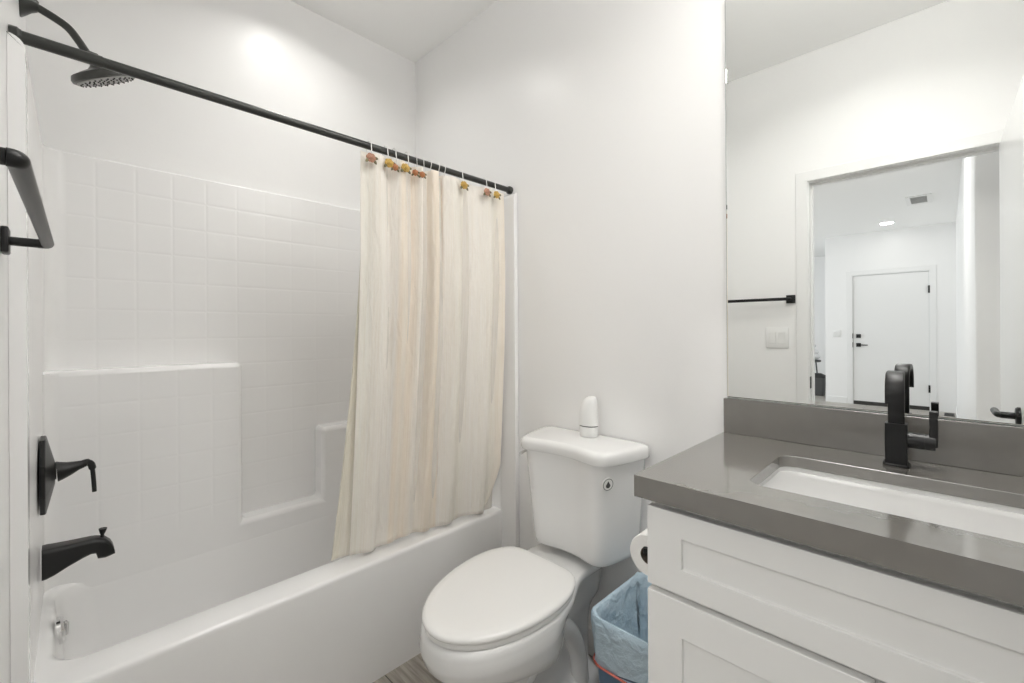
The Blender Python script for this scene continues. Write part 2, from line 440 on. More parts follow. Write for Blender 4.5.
# front door at the end of the hall
d2 = struct(bpy.data.objects.new('door_2', None)); COL.objects.link(d2); d2.location = (HX, .62, 0)
d2['label'] = 'white entry door at the end of the hall'
def child(name, bm, m, par, **k): return obj(name, bm, m, par, **k)
bm = BM(); box(bm, HX - .06, HX - .015, DY0 + .003, DY1 - .003, .055, 2.068); child('door_leaf', bm, M['door'], d2, bevel=.002)
bm = BM(); box(bm, HX - .07, HX - .005, DY0, DY1, 0, .052); child('threshold', bm, M['rub'], d2, bevel=.003)
bm = BM(); prism(bm, [(DY0 - .01, 0), (DY0 + .001, 0), (DY0 + .001, 2.072), (DY1 - .001, 2.072), (DY1 - .001, 0), (DY1 + .01, 0), (DY1 + .01, 2.085), (DY0 - .01, 2.085)], 'x', HX - .1, HX + .001)
child('door_jamb', bm, M['trim'], d2)
for zz, nm in ((1.10, 'deadbolt'), (.957, 'door_handle')):
    bm = BM(); box(bm, HX - .015, HX + .004, .975, 1.035, zz - .03, zz + .03, .003)
    if nm == 'door_handle':
        tube(bm, [(HX + .004, 1.005, zz), (HX + .05, 1.005, zz)], .011, 12); tube(bm, [(HX + .045, 1.01, zz), (HX + .045, .885, zz)], .008, 12)
    else:
        lathe(bm, [(.018, 0), (.018, .01), (.015, .014)], (HX + .003, 1.005, zz), (1, 0, 0), 20)
    child(nm, bm, M['black'], d2)
for zz in (.32, 1.80):
    bm = BM(); tube(bm, [(HX + .003, DY0 + .001, zz - .055), (HX + .003, DY0 + .001, zz + .055)], .012, 10); child('hinge', bm, M['black'], d2)
for zz in (1.10, .957):
    bm = BM(); box(bm, HX - .005, HX + .003, DY1 - .001, DY1 + .008, zz - .04, zz + .04); child('strike_plate', bm, M['black'], d2)
casing('trim_4', DY0 - .008, DY1 + .008, 2.083, HX, 1, wd=.07)

# ------------------------------------------------------------------ tub and surround
tub = thing('bathtub', 'white one-piece tub and shower surround with moulded tile pattern, shelves and plain apron', 'bathtub', (.66, 1.78, 0))
def sq(x0, x1, y0, y1, r, z, n=8): return rrect((x0 + x1) / 2, (y0 + y1) / 2, (x1 - x0) / 2, (y1 - y0) / 2, r, z, n)
bm = BM()
X0, X1, Y0, Y1 = -.068, 1.406, 1.427, 2.128
rings = [sq(X0, X1, Y0 + .012, Y1, .004, .0), sq(X0, X1, Y0 + .004, Y1, .004, .10), sq(X0, X1, Y0, Y1, .004, .30), sq(X0, X1, Y0, Y1, .004, .409)]
for a in (20, 45, 70, 90):
    t = math.radians(a); r = .013
    rings.append(sq(X0, X1, Y0 + r - r * math.cos(t), Y1, .004, .413 + r * math.sin(t)))
ix0, ix1, iy0, iy1 = -.012, 1.335, 1.545, 2.024
rings.append(sq(ix0 - .02, ix1 + .02, iy0 - .012, iy1 + .02, .09, .426))
for a in (20, 45, 70):
    t = math.radians(a); r = .02
    k = r * (1 - math.sin(t)); 
    rings.append(sq(ix0 - k, ix1 + k, iy0 - k * .7, iy1 + k, .085, .426 - r * (1 - math.cos(t))))
rings += [sq(ix0 + .002, ix1 - .01, iy0 + .003, iy1 - .003, .085, .38), sq(ix0 + .018, ix1 - .06, iy0 + .014, iy1 - .012, .085, .24),
          sq(ix0 + .03, ix1 - .11, iy0 + .024, iy1 - .02, .09, .14), sq(ix0 + .05, ix1 - .15, iy0 + .045, iy1 - .04, .09, .085), sq(ix0 + .10, ix1 - .20, iy0 + .09, iy1 - .09, .08, .066)]
loft(bm, rings)
obj('tub_body', bm, M['acryl'], tub, smooth=50)
bm = BM(); lathe(bm, [(.036, 0), (.036, .008), (.031, .014), (.012, .016)], (-.006, 1.78, .396), (1, 0, .10), 28)
of = obj('overflow_plate', bm, M['chrome'], tub, label='chrome round overflow plate')
bm = BM(); tube(bm, [(.008, 1.78, .416), (.012, 1.78, .410), (.0105, 1.78, .380)], [.0045, .005, .0055], 10); obj('trip_lever', bm, M['chrome'], of)
bm = BM(); lathe(bm, [(.035, 0), (.034, .004), (.02, .006), (.018, .003)], (.17, 1.78, .067), (0, 0, 1), 24); obj('drain', bm, M['chrome'], tub)

sur = tub
# U-shaped upper shell (plan outline extruded up)
def arc(cx, cy, r, a0, a1, n=8): return [(cx + r * math.cos(math.radians(a0 + (a1 - a0) * k / n)), cy + r * math.sin(math.radians(a0 + (a1 - a0) * k / n))) for k in range(n + 1)]
RL = .055
inner = [(-.0462, 1.43)] + arc(-.036 + RL, 2.11 - RL, RL, 180, 90) + arc(1.383 - RL, 2.11 - RL, RL, 90, 0) + [(1.386, 1.43)]
outer = [(1.4095, 1.43), (1.4095, 2.131), (-.0705, 2.131), (-.0705, 1.43)]
bm = BM(); prism(bm, inner + outer, 'z', .40, 1.841)
up = obj('wall_shell', bm, M['tile'], sur, bevel=.007, seg=3)
# thickened lower zone with the two shelves and the niche between them
bm = BM()
prism(bm, [(-.066, .30), (1.40, .30), (1.40, .793), (.832, .793), (.832, .4715), (.515, .4715), (.515, 1.108), (-.066, 1.108)], 'y', 2.12, 2.022)
obj('shelf_block', bm, M['tile'], sur, bevel=.02, seg=5)
bm = BM()   # coved corner between left wall and shelf block
cv = [(-.05, 2.05)] + [(-.037, 1.985)] + [(-.002 - .035 * math.cos(t), 1.987 + .035 * math.sin(t)) for t in [PI / 2 * k / 6 for k in range(1, 7)]] + [(.0, 2.05)]
prism(bm, cv, 'z', .32, 1.100)
obj('corner_cove', bm, M['acryl'], sur, smooth=50)
# front flanges running down to the floor, rounded at the top
for nm, xa, xb, sgn in (('front_flange', -.0710, -.0462, 1), ('front_flange', 1.386, 1.4095, -1)):
    zt = 1.836; r = .026
    if sgn > 0: prof = [(xa, 0), (xb, 0), (xb, zt - r)] + [(xb - r + r * math.cos(t), zt - r + r * math.sin(t)) for t in [PI / 2 * k / 6 for k in range(1, 7)]] + [(xa, zt)]
    else: prof = [(xb, 0), (xa, 0), (xa, zt - r)] + [(xa + r - r * math.cos(t), zt - r + r * math.sin(t)) for t in [PI / 2 * k / 6 for k in range(1, 7)]][:-1] + [(xb, zt - .001)]
    bm = BM(); prism(bm, prof, 'y', 1.34, 1.432)
    obj(nm, bm, M['acryl'], sur, bevel=.003)

# ------------------------------------------------------------------ shower fittings
YV = 1.78
sh = thing('wall_shower', 'dark bronze wall-mounted shower head on a bent arm, above the curtain rod', 'shower head', (XL, YV, 2.12))
bm = BM(); lathe(bm, [(.040, 0), (.040, .003), (.034, .010), (.022, .022), (.016, .032), (.0125, .036)], (XL, YV, 2.128), (1, 0, 0), 28); obj('wall_flange', bm, M['rod'], sh)
armp = smooth_path([(XL + .02, YV, 2.128), (-.035, YV, 2.124), (-.004, YV, 2.112), (.021, YV, 2.098), (.040, YV, 2.074), (.0675, YV, 2.030)], 6)
bm = BM(); tube(bm, armp, .0102, 16); obj('shower_arm', bm, M['rod'], sh)
hc = Vector((.094, YV, 1.996)); hn = Vector((.46, .20, -.86)).normalized()
bm = BM(); lathe(bm, [(.012, -.050), (.015, -.046), (.016, -.034), (.020, -.024), (.030, -.016), (.055, -.010), (.075, -.004), (.080, .006), (.079, .014), (.074, .017)], hc, hn, 36)
obj('head_body', bm, M['rod'], sh)
bm = BM(); tube(bm, [armp[-1] - Vector((.006, 0, -.01)), hc - hn * .040], [.0125, .0165], 18); obj('ball_joint', bm, M['rod'], sh)
bm = BM(); lathe(bm, [(.072, .0165), (.072, .019), (.065, .0205)], hc, hn, 36)
nf = obj('nozzle_face', bm, M['nozzle'], sh, label='grey nozzle face')
bm = BM()
s_ = hn.orthogonal().normalized(); u_ = hn.cross(s_)
for rr, nn in ((.0, 1), (.017, 7), (.034, 13), (.050, 19), (.064, 26)):
    for k in range(nn):
        a = 2 * PI * k / nn
        p = hc + hn * .0195 + (s_ * math.cos(a) + u_ * math.sin(a)) * rr
        tube(bm, [p, p + hn * .004], [.0027, .0018], 7)
nz = obj('nozzles', bm, M['black'], nf); nz['kind'] = 'stuff'

va = thing('shower_valve', 'black octagonal shower valve plate with lever on the left surround wall', 'shower valve', (-.035, YV, .841))
def octo(r, x, zc=.841, k=1.0, s=1.0):
    return [(x, YV + s * r * math.cos(PI / 8 + PI / 4 * i), zc + k * r * math.sin(PI / 8 + PI / 4 * i)) for i in range(8)]
bm = BM()
loft(bm, [octo(.108, -.038), octo(.109, -.029), octo(.106, -.0265), octo(.036, -.011), octo(.03, -.0095)])
obj('escutcheon', bm, M['black'], va, smooth=20, bevel=.0012, seg=2)
bm = BM()
tube(bm, [(-.012, YV, .846), (-.007, YV, .846)], .024, 20)
tube(bm, [(-.006, YV, .843), (.002, YV, .8435), (.018, YV, .846), (.036, YV, .851), (.048, YV, .853)], [.0285, .0255, .0195, .013, .0105], 20)
tube(bm, smooth_path([(.045, YV, .853), (.056, YV, .855), (.064, YV, .847), (.067, YV, .826), (.0695, YV, .782), (.070, YV, .767)], 5), [.0105] * 6 + [.0085] * 8 + [.0055] * 12, 14)
obj('lever', bm, M['black'], va)

sp = thing('tub_spout', 'black bathtub filler spout below the valve plate', 'tub spout', (-.036, YV, .60))
secs = []
for x, zt, zb, hw in ((-.036, .640, .556, .030), (-.028, .640, .557, .031), (-.012, .6385, .562, .030), (.015, .637, .575, .028), (.045, .636, .587, .026), (.062, .6355, .592, .025), (.072, .634, .590, .025), (.076, .633, .574, .025), (.092, .627, .571, .0245), (.104, .614, .573, .024), (.110, .600, .5755, .0235), (.113, .586, .577, .022)):
    hz = (zt - zb) / 2; zc = (zt + zb) / 2; rr = min(.012, hz * .8)
    ring = rrect(0, 0, hw, hz, rr, 0, 5)
    secs.append([Vector((x, YV + p.x, zc + p.y)) for p in ring])
# lower lip drops towards the outlet
bm = BM(); loft(bm, secs)
obj('spout_body', bm, M['black'], sp, smooth=40)
bm = BM(); lathe(bm, [(.005, 0), (.004, .008), (.006, .012), (.0095, .024), (.0095, .026)], (.086, YV, .628), (.08, 0, 1), 16); obj('diverter_knob', bm, M['black'], sp)

# ------------------------------------------------------------------ curtain rod
YR, ZR, RR = 1.385, 1.8535, .0128
rod = thing('shower_curtain_rod', 'dark bronze straight shower curtain rod spanning wall to wall', 'curtain rod', (.66, YR, ZR))
bm = BM(); tube(bm, [(XL + .004, YR, ZR), (.072, YR, ZR)], RR, 24); tube(bm, [(.0695, YR, ZR), (XR - .006, YR, ZR)], RR - .0012, 24); obj('tube', bm, M['rod'], rod)
for xe, s in ((XL + .0005, 1), (XR - .001, -1)):
    bm = BM(); lathe(bm, [(.0165, 0), (.0172, .003), (.0172, .012), (.0150, .015), (.0140, .018)], (xe, YR, ZR), (s, 0, 0), 28); obj('end_cap', bm, M['rod'], rod)

# ------------------------------------------------------------------ curtain, liner, hooks
HK = [.731, .792, .824, .873, .916, .946, .973, 1.010, 1.038, 1.122, 1.250, 1.300]
def curtain_line(xs, amps, x0, x1, y=YR):
    """polyline in plan: passes the hooks, bulging between them"""
    pts = [Vector((x0, y + .006, 0))]
    ks = [x0] + xs + [x1]
    aa = amps
    out = []
    for i in range(len(ks) - 1):
        a, b = ks[i], ks[i + 1]; n = 16
        for k in range(n):
            t = k / n
            amp = aa[i]
            sx = math.sin(2 * PI * t) * min(abs(amp) * .30, (b - a) * .16) 
            out.append(Vector((a + (b - a) * t - sx * (1 if abs(amp) > .02 else 0), y + amp * math.sin(PI * t), 0)))
    out.append(Vector((ks[-1], y, 0)))
    return out
def make_cloth(name, line, z0, z1, ybf, xshift, m, lblow=1.0, rows=70, corner=0, seed=1, drop=None):
    rnd = random.Random(seed)
    ph = [rnd.uniform(0, 6.28) for _ in range(6)]
    # arclength
    S = [0]
    for a, b in zip(line, line[1:]): S.append(S[-1] + (b - a).length)
    tot = S[-1]; L0, L1 = line[0].x, line[-1].x
    bm = BM(); uvl = bm.loops.layers.uv.new('UVMap')
    grid = []
    for j in range(rows + 1):
        v = j / rows; row = []
        for i, p in enumerate(line):
            u = (p.x - L0) / (L1 - L0); s = S[i] / tot
            zt = z0; zb = z1 + (drop(u) if drop else 0)
            z = zt + (zb - zt) * v
            k = v ** 1.5                       # how far from the gathered heading
            yb = ybf(u)
            base_y = YR + (yb - YR) * (max(0, (v - .25) / .75) ** 1.3)
            fold = (p.y - YR)
            f2 = (.020 * math.sin(s * 2 * PI * 5.3 + ph[0]) + .010 * math.sin(s * 2 * PI * 9.1 + ph[1] + v * 1.2)) * lblow
            y = base_y + fold * (1 - .72 * k) + f2 * min(1, v * 2.2) * (1 - .72 * v)
            x = p.x * (1 - .35 * k) + (L0 + (L1 - L0) * s) * (.35 * k) + xshift(u) * v ** 1.6
            if corner and v > .86 and u > .86:
                q = ((v - .86) / .14) * ((u - .86) / .14)
                x -= .045 * q ** 1.3; z += .030 * q ** 1.4; y += .025 * q
            z += .004 * math.sin(u * 17 + ph[2]) * v
            row.append((bm.verts.new((x, y, z)), s, v))
        grid.append(row)
    for j in range(rows):
        for i in range(len(line) - 1):
            q = [grid[j][i], grid[j + 1][i], grid[j + 1][i + 1], grid[j][i + 1]]
            f = bm.faces.new([t[0] for t in q])
            for lp, t in zip(f.loops, q): lp[uvl].uv = (t[1], t[2])
    o = obj(name, bm, m, None, smooth=180)
    sd = o.modifiers.new('thick', 'SOLIDIFY'); sd.thickness = .0012; sd.offset = 0
    return o
amps = [.004, -.016, .018, -.020, .020, -.018, .020, -.022, .026, -.014, .012, -.012, .004]
ln = curtain_line(HK, amps, .702, 1.368)
cu = make_cloth('shower_curtain', ln, 1.831, .446, lambda u: 1.492 - .058 * u ** 1.6, lambda u: (.006 - .004 * u), M['curtain'], corner=1, seed=3,
                drop=lambda u: -.004)
tag(cu, 'cream woven fabric shower curtain with vertical stripes, gathered at the right', 'shower curtain')
ln2 = [Vector((x, y + .014, 0)) for x, y in [(.713 + .646 * i / 80, YR + .006 * math.sin(i * .55)) for i in range(81)]]
li = make_cloth('curtain_liner', ln2, 1.822, .436, lambda u: 1.512 - .05 * u, lambda u: (-.060 * (1 - u) ** 3), M['liner'], lblow=.25, seed=8)
tag(li, 'sheer white liner hanging behind the cream curtain, showing at its left edge', 'curtain liner')

def rose(bm, c, s, spin=0):
    c = Vector(c)
    for ring, (nn, rr, sc, dy) in enumerate(((6, .0105, .0075, .0), (5, .0062, .006, -.004), (3, .0025, .0045, -.007))):
        for k in range(nn):
            a = 2 * PI * k / nn + ring * .6 + spin
            p = c + Vector((math.cos(a) * rr, dy, math.sin(a) * rr * .85)) * s
            mt = Matrix.Translation(p) @ Matrix.Rotation(-a, 4, 'Y') @ Matrix.Diagonal((sc * s * 1.0, sc * s * .55, sc * s * 1.1, 1))
            bmesh.ops.create_icosphere(bm, subdivisions=2, radius=1, matrix=mt)
def make_hook(col, x, label, s=1.0, dz=0, dx=0):
    r = thing('curtain_hook', label, 'curtain hook', (x, YR, ZR), 'floral shower curtain hooks on the rod')
    bm = BM()
    pts = [(x, YR - .0175 * math.cos(t), ZR + .0175 * math.sin(t)) for t in [-.4 + (PI + .9) * k / 14 for k in range(15)]]
    pts = [(x, YR - .019, ZR - .045), (x, YR - .0205, ZR - .03), (x, YR - .019, ZR - .014)] + pts[1:] + [(x, YR + .008, ZR - .03)]
    tube(bm, smooth_path(pts, 2), .0015, 8); obj('wire_loop', bm, M['wire'], r)
    bm = BM(); rose(bm, (x + dx, YR - .027, ZR - .048 + dz), s, spin=x * 40); obj('rose', bm, M[col], r)
    bm = BM()
    for (lx, lz, an) in ((-.013, -.010, .7), (.013, -.010, -.7), (.015, .002, -1.6)):
        mt = Matrix.Translation((x + dx + lx * s, YR - .0275, ZR - .048 + dz + lz * s)) @ Matrix.Rotation(an, 4, 'Y') @ Matrix.Diagonal((.0055 * s, .002, .0105 * s, 1))
        bmesh.ops.create_icosphere(bm, subdivisions=2, radius=1, matrix=mt)
    obj('leaves', bm, M['leaf'], r)
    return r
def copy_hook(src, x, label):
    r = src.copy(); COL.objects.link(r); r.location.x = x; r['label'] = label
    for ch in list(src.children):
        c = ch.copy(); COL.objects.link(c); c.parent = r
    return r
hk_p = make_hook('pink', HK[0], 'curtain hook with pink rose at the free left end of the curtain')
hk_y = make_hook('yellow', HK[1], 'curtain hook with yellow rose touching an orange rose, second from left')
hk_o = make_hook('orange', HK[2], 'curtain hook with orange rose tucked beside the second yellow one', s=.8, dz=-.008, dx=-.010)
for c in hk_p.children:
    if not c.name.startswith('wire'): c.location.x -= .006
lab = {3: (hk_y, 'curtain hook with yellow rose standing alone, fourth from the left end'), 4: (hk_o, 'curtain hook with orange rose half hidden by cloth, fifth from left'),
       5: (hk_o, 'curtain hook with small orange rose, sixth from the left end'), 6: (hk_p, 'curtain hook in the bunched middle folds, seventh from left'),
       7: (hk_o, 'curtain hook in the bunched middle folds, eighth from left'), 8: (hk_p, 'curtain hook in the bunched middle folds, ninth from left'),
       9: (hk_y, 'curtain hook with yellow rose alone right of the bunched folds, third from right'), 10: (hk_p, 'curtain hook with pink rose, second from the right wall'),
       11: (hk_y, 'curtain hook with yellow rose nearest the right wall')}
for i, (src, lb) in lab.items():
    q = copy_hook(src, HK[i], lb)
    if i in (6, 7, 8): q.rotation_euler.z = PI   # these hooks face the tub side
    if i in (4, 5): q.rotation_euler.z = -.3; q.scale = (.85, .85, .92)
    if i == 3:
        for c in q.children:
            if not c.name.startswith('wire'): c.location.x -= .017

# ------------------------------------------------------------------ towel bar (left wall)
TBZ = 1.400
tb = thing('towel_bar', 'black towel bar on the left wall beside the door', 'towel bar', (XL, .92, TBZ))
def elbow(c, a, b, r, n=6):
    c = Vector(c); a = (Vector(a) - c).normalized(); b = (Vector(b) - c).normalized()
    return [c + a * r * (1 - k / n) ** 2 + b * r * (k / n) ** 2 for k in range(n + 1)]
N0, N1 = (-.0270, .622, TBZ - .004), (-.0140, 1.190, TBZ - .004)
W0, W1 = (XL + .009, .622, TBZ - .004), (XL + .009, 1.190, TBZ - .004)
bm = BM(); e0 = elbow(N0, W0, N1, .007); e1 = elbow(N1, N0, W1, .012); tube(bm, e0 + e1, .0086, 20); obj('bar', bm, M['black'], tb)
for w_, e_ in ((W0, e0[0]), (W1, e1[-1])):
    bm = BM(); tube(bm, [w_, e_], .0080, 18); obj('post', bm, M['black'], tb)
    bm = BM(); box(bm, XL, XL + .0105, w_[1] - .022, w_[1] + .022, w_[2] - .023, w_[2] + .023, .003); obj('wall_plate', bm, M['black'], tb)

# ------------------------------------------------------------------ light switch plates
def switch(name, label, x, y, z, n, w):
    s = thing(name, label, 'light switch', (x, y, z))
    bm = BM(); box(bm, x, x + .006, y - w / 2, y + w / 2, z - .058, z + .058, .003); obj('plate', bm, M['white'], s)
    for k in range(n):
        yy = y + (k - (n - 1) / 2) * .046
        bm = BM(); prism(bm, [(x + .004, z - .033), (x + .0075, z - .033), (x + .0105, z + .033), (x + .004, z + .033)], 'y', yy - .0165, yy + .0165)
        obj('rocker', bm, M['white'], s, bevel=.001)
switch('light_switch', 'white double light switch under the towel bar, seen in the mirror', XL, .690, 1.178, 2, .116)
switch('light_switch', 'white light switch left of the entry door in the hall', HX, 1.287, 1.14, 2, .11)

# ------------------------------------------------------------------ toilet
TY = .968
to = thing('toilet', 'white two-piece toilet with closed elongated seat, between tub and vanity', 'toilet', (1.05, TY, 0))
def egg(xf, xb, hw, z, nose=.55, p=2.3, n=56, sqb=3.0, cy=TY):
    """closed outline: rounded front at xf, squarer back at xb"""
    xm = xf + (xb - xf) * nose; out = []
    for k in range(n):
        a = 2 * PI * k / n; c, s = math.cos(a), math.sin(a)
        if c < 0:   # front half
            x = xm + (xm - xf) * -abs(c) ** (2 / p) ; y = hw * math.copysign(abs(s) ** (2 / p), s)
        else:
            x = xm + (xb - xm) * abs(c) ** (2 / sqb); y = hw * math.copysign(abs(s) ** (2 / sqb), s)
        out.append(Vector((x, cy + y, z)))
    return out
def scaled(ring, k, z):
    c = sum(ring, Vector()) / len(ring)
    return [Vector((c.x + (p.x - c.x) * k, c.y + (p.y - c.y) * k, z)) for p in ring]
def shear(p):
    return Vector((p.x, p.y - .016 + .058 * (min(max(p.x, .62), 1.2) - .72), p.z))
def outline(cps, z, n=72):
    """closed symmetric outline from half control points (x, halfwidth) front -> back, resampled"""
    P = [(x, TY - h) for x, h in cps] + [(x, TY + h) for x, h in reversed(cps)]
    # closed Catmull-Rom
    Q = []; m_ = len(P)
    for i in range(m_):
        a, b, c, d = (Vector((*P[(i + k - 1) % m_], 0)) for k in range(4))
        for k in range(12):
            t = k / 12
            Q.append(.5 * ((2 * b) + (c - a) * t + (2 * a - 5 * b + 4 * c - d) * t * t + (3 * b - 3 * c + d - a) * t ** 3))
    L_ = [0]
    for a, b in zip(Q, Q[1:] + Q[:1]): L_.append(L_[-1] + (b - a).length)
    out = []; j = 0
    for k in range(n):
        s = L_[-1] * k / n
        while L_[j + 1] < s: j += 1
        t = (s - L_[j]) / max(1e-9, L_[j + 1] - L_[j]); v = Q[j].lerp(Q[(j + 1) % len(Q)], t)
        out.append(Vector((v.x, v.y, z)))
    return out
RIM = [(.664, .012), (.670, .044), (.688, .080), (.720, .114), (.78, .150), (.86, .176), (.96, .188), (1.06, .176), (1.13, .148), (1.19, .126), (1.25, .121), (1.32, .121), (1.385, .121), (1.398, .105), (1.40, .03)]
def shrink(cps, d, xf=0, back=0, wk=1.0):
    out = []
    for x, h in cps:
        t = min(1, max(0, (x - .66) / .45))
        out.append((x + xf * (1 - t), max(.006, (h - d) * wk)))
    return out
bm = BM()
BASE = [(.815, .010), (.822, .055), (.845, .088), (.90, .104), (1.0, .108), (1.10, .106), (1.18, .104), (1.24, .108), (1.29, .112), (1.33, .105), (1.35, .08), (1.355, .05), (1.357, .03), (1.358, .02), (1.359, .012)]
def lerpc(A, B, t, dz=0): return [(a[0] + (b[0] - a[0]) * t, a[1] + (b[1] - a[1]) * t) for a, b in zip(A, B)]
rings = [outline(BASE, 0), outline(BASE, .018), outline([(x + .010 * (1 if x < 1 else -1), max(.005, h - .014)) for x, h in BASE], .034)]
PED = [(.850, .010), (.855, .045), (.872, .070), (.91, .084), (.98, .084), (1.05, .078), (1.12, .070), (1.18, .064), (1.23, .062), (1.28, .064), (1.31, .064), (1.33, .055), (1.34, .035), (1.342, .02), (1.343, .01)]
rings += [outline(PED, .06), outline(PED, .14)]
def drop_rear(ring, d):   # the underside of the bowl hangs lower towards the back
    return [Vector((p.x, p.y, p.z - d * min(1, max(0, (p.x - .74) / .24)))) for p in ring]
def neck(cps, f):   # pinch the rear of an outline (below the flat deck)
    return [(x, h * (1 - (1 - f) * min(1, max(0, (x - 1.00) / .16)))) for x, h in cps]
for t_, z_, d_, f_ in ((.12, .200, .0, .9), (.25, .245, .01, .85), (.42, .280, .025, .8), (.60, .302, .035, .74), (.78, .318, .04, .68), (.90, .329, .038, .64)):
    rings.append(drop_rear(outline(neck(lerpc(PED, RIM, t_), f_), z_), d_))
rings.append(drop_rear(outline(neck(lerpc(PED, RIM, .975), .64), .345), .02)); rings.append(outline(neck(RIM, .66), .362)); rings.append(outline(neck([(x - .004 * (x < .9), h + .003) for x, h in RIM], .72), .375)); rings.append(outline(neck(RIM, .92), .396)); rings.append(outline(RIM, .404))
for k, z in ((.992, .416), (.975, .4245), (.94, .427)): rings.append(scaled(outline(RIM, z), k, z))
rings = [[shear(p) for p in rg_] for rg_ in rings]
loft(bm, rings)
bowl = obj('bowl', bm, M['porcelain'], to, smooth=60)
# sculpted trapway bulges on both flanks and the foot pads
for s in (-1, 1):
    bm = BM()
    pth = smooth_path([(.90, TY + s * .070, .12), (.95, TY + s * .076, .20), (1.03, TY + s * .078, .265), (1.12, TY + s * .062, .275), (1.19, TY + s * .058, .225), (1.235, TY + s * .060, .14), (1.25, TY + s * .062, .03)], 5)
    tube(bm, pth, [.026] * 6 + [.030] * 12 + [.032] * (len(pth) - 18), 16)
    obj('trapway', bm, M['porcelain'], to, smooth=60)
    bm = BM(); lathe(bm, [(.018, 0), (.018, .008), (.014, .016), (.006, .020)], (1.16, TY + s * .090, .018), (0, 0, 1), 20); obj('bolt_cap', bm, M['seat'], to)
# seat ring and lid
LID = [(.665, .012), (.671, .040), (.688, .072), (.716, .104), (.756, .134), (.81, .160), (.88, .180), (.95, .189), (1.01, .188), (1.06, .179), (1.10, .162), (1.13, .140), (1.144, .112), (1.148, .07), (1.149, .02)]
bm = BM()
sl = lambda d, z: [shear(p) for p in scaled(outline(LID, z), 1 - d / .21, z)]
loft(bm, [sl(.012, .428), sl(.005, .4295), sl(.004, .434), sl(.006, .441), sl(.012, .4425)]); obj('seat', bm, M['seat'], to, smooth=50)
bm = BM()
loft(bm, [sl(.010, .4435), sl(.002, .445), sl(.0, .449), sl(.0, .454), sl(.003, .459), sl(.010, .4622), sl(.03, .4635), sl(.07, .464)]); obj('seat_lid', bm, M['seat'], to, smooth=50)
# tank
TKY = .941
TK = [(1.206, .012), (1.203, .05), (1.192, .10), (1.186, .135), (1.190, .158), (1.205, .176), (1.245, .193), (1.30, .206), (1.345, .214), (1.380, .218), (1.395, .212), (1.400, .18), (1.401, .10), (1.401, .05), (1.401, .02)]
def tk(z, w, xf, n=88):
    return [p + Vector((0, TKY - TY, 0)) for p in outline([(1.401 - (1.401 - x) * xf, h * w) for x, h in TK], z, n)]
bm = BM()
loft(bm, [tk(.452, .70, .76), tk(.455, .78, .83), tk(.462, .82, .865), tk(.48, .845, .885), tk(.53, .87, .90), tk(.62, .905, .93), tk(.72, .945, .96), tk(.796, .97, .975)])
tank = obj('tank', bm, M['porcelain'], to, smooth=60)
bm = BM()
loft(bm, [tk(.797, 1.0, .99), tk(.800, 1.035, 1.04), tk(.806, 1.045, 1.055), tk(.824, 1.045, 1.06), tk(.834, 1.035, 1.045), tk(.8395, 1.01, 1.01), *[scaled(tk(.842, 1.01, 1.01), k, z) for k, z in ((.95, .842), (.88, .8425))]])
obj('tank_lid', bm, M['porcelain'], to, smooth=60)
bm = BM(); tube(bm, smooth_path([(1.25, TKY + .165, .775), (1.25, TKY + .196, .775), (1.235, TKY + .203, .773), (1.205, TKY + .199, .769)], 4), .0055, 10); obj('flush_lever', bm, M['chrome'], to)
# round drop badge on the tank flank
bc = Vector((1.2105, TKY - .1765, .742)); bn = Vector((-.36, -.93, -.10)).normalized()
bs = Vector((0, 0, 1)).cross(bn).normalized(); bu = bn.cross(bs)
def disc_pts(r, off, n=36): return [bc + bn * off + (bs * math.cos(2 * PI * k / n) + bu * math.sin(2 * PI * k / n)) * r for k in range(n)]
bm = BM(); loft(bm, [disc_pts(.0215, -.004), disc_pts(.0215, .0012)]); bd = obj('badge', bm, M['white'], to, label='round white badge with a dark water drop in a grey ring')
bm = BM(); loft(bm, [disc_pts(.0195, .0011), disc_pts(.0195, .0016), disc_pts(.0172, .0016), disc_pts(.0172, .0011)], False, False)
obj('ring', bm, M['badgegrey'], bd)
bm = BM()
drop = []
for k in range(28):
    a = 2 * PI * k / 28; rr = .0085
    x = rr * math.sin(a) * (1 if math.cos(a) < .0 else max(0, (1 - math.cos(a)) ** .8)); z = -rr * .35 + rr * math.cos(a) * (1.0 if math.cos(a) < 0 else 1.75)
    drop.append((x, z))
loft(bm, [[bc + bn * .0011 + bs * x + bu * z for x, z in drop], [bc + bn * .0018 + bs * x + bu * z for x, z in drop]]); obj('drop', bm, M['slot'], bd)

# air freshener on the tank lid
af = thing('air_freshener', 'small white egg-shaped air freshener with a dark slot, on the tank lid', 'air freshener', (1.350, .932, .8425))
def afr(w, z, shx=0): return [Vector((1.350 + shx + w * .85 * math.cos(2 * PI * k / 32), .932 + w * math.sin(2 * PI * k / 32) - shx * .8, z)) for k in range(32)]
bm = BM(); loft(bm, [afr(.026, .8425), afr(.032, .844), afr(.0345, .852), afr(.0365, .872), afr(.037, .8815)]); obj('base', bm, M['white'], af)
bm = BM(); loft(bm, [afr(.0352, .8814), afr(.0352, .8852)]); obj('slot', bm, M['dark'], af)
bm = BM(); loft(bm, [afr(.037, .8851), afr(.0368, .90), afr(.0355, .925), afr(.0325, .95, .001), afr(.0285, .968, .004), afr(.022, .980, .007), afr(.013, .987, .010), afr(.005, .9885, .011)]); obj('cap', bm, M['white'], af)

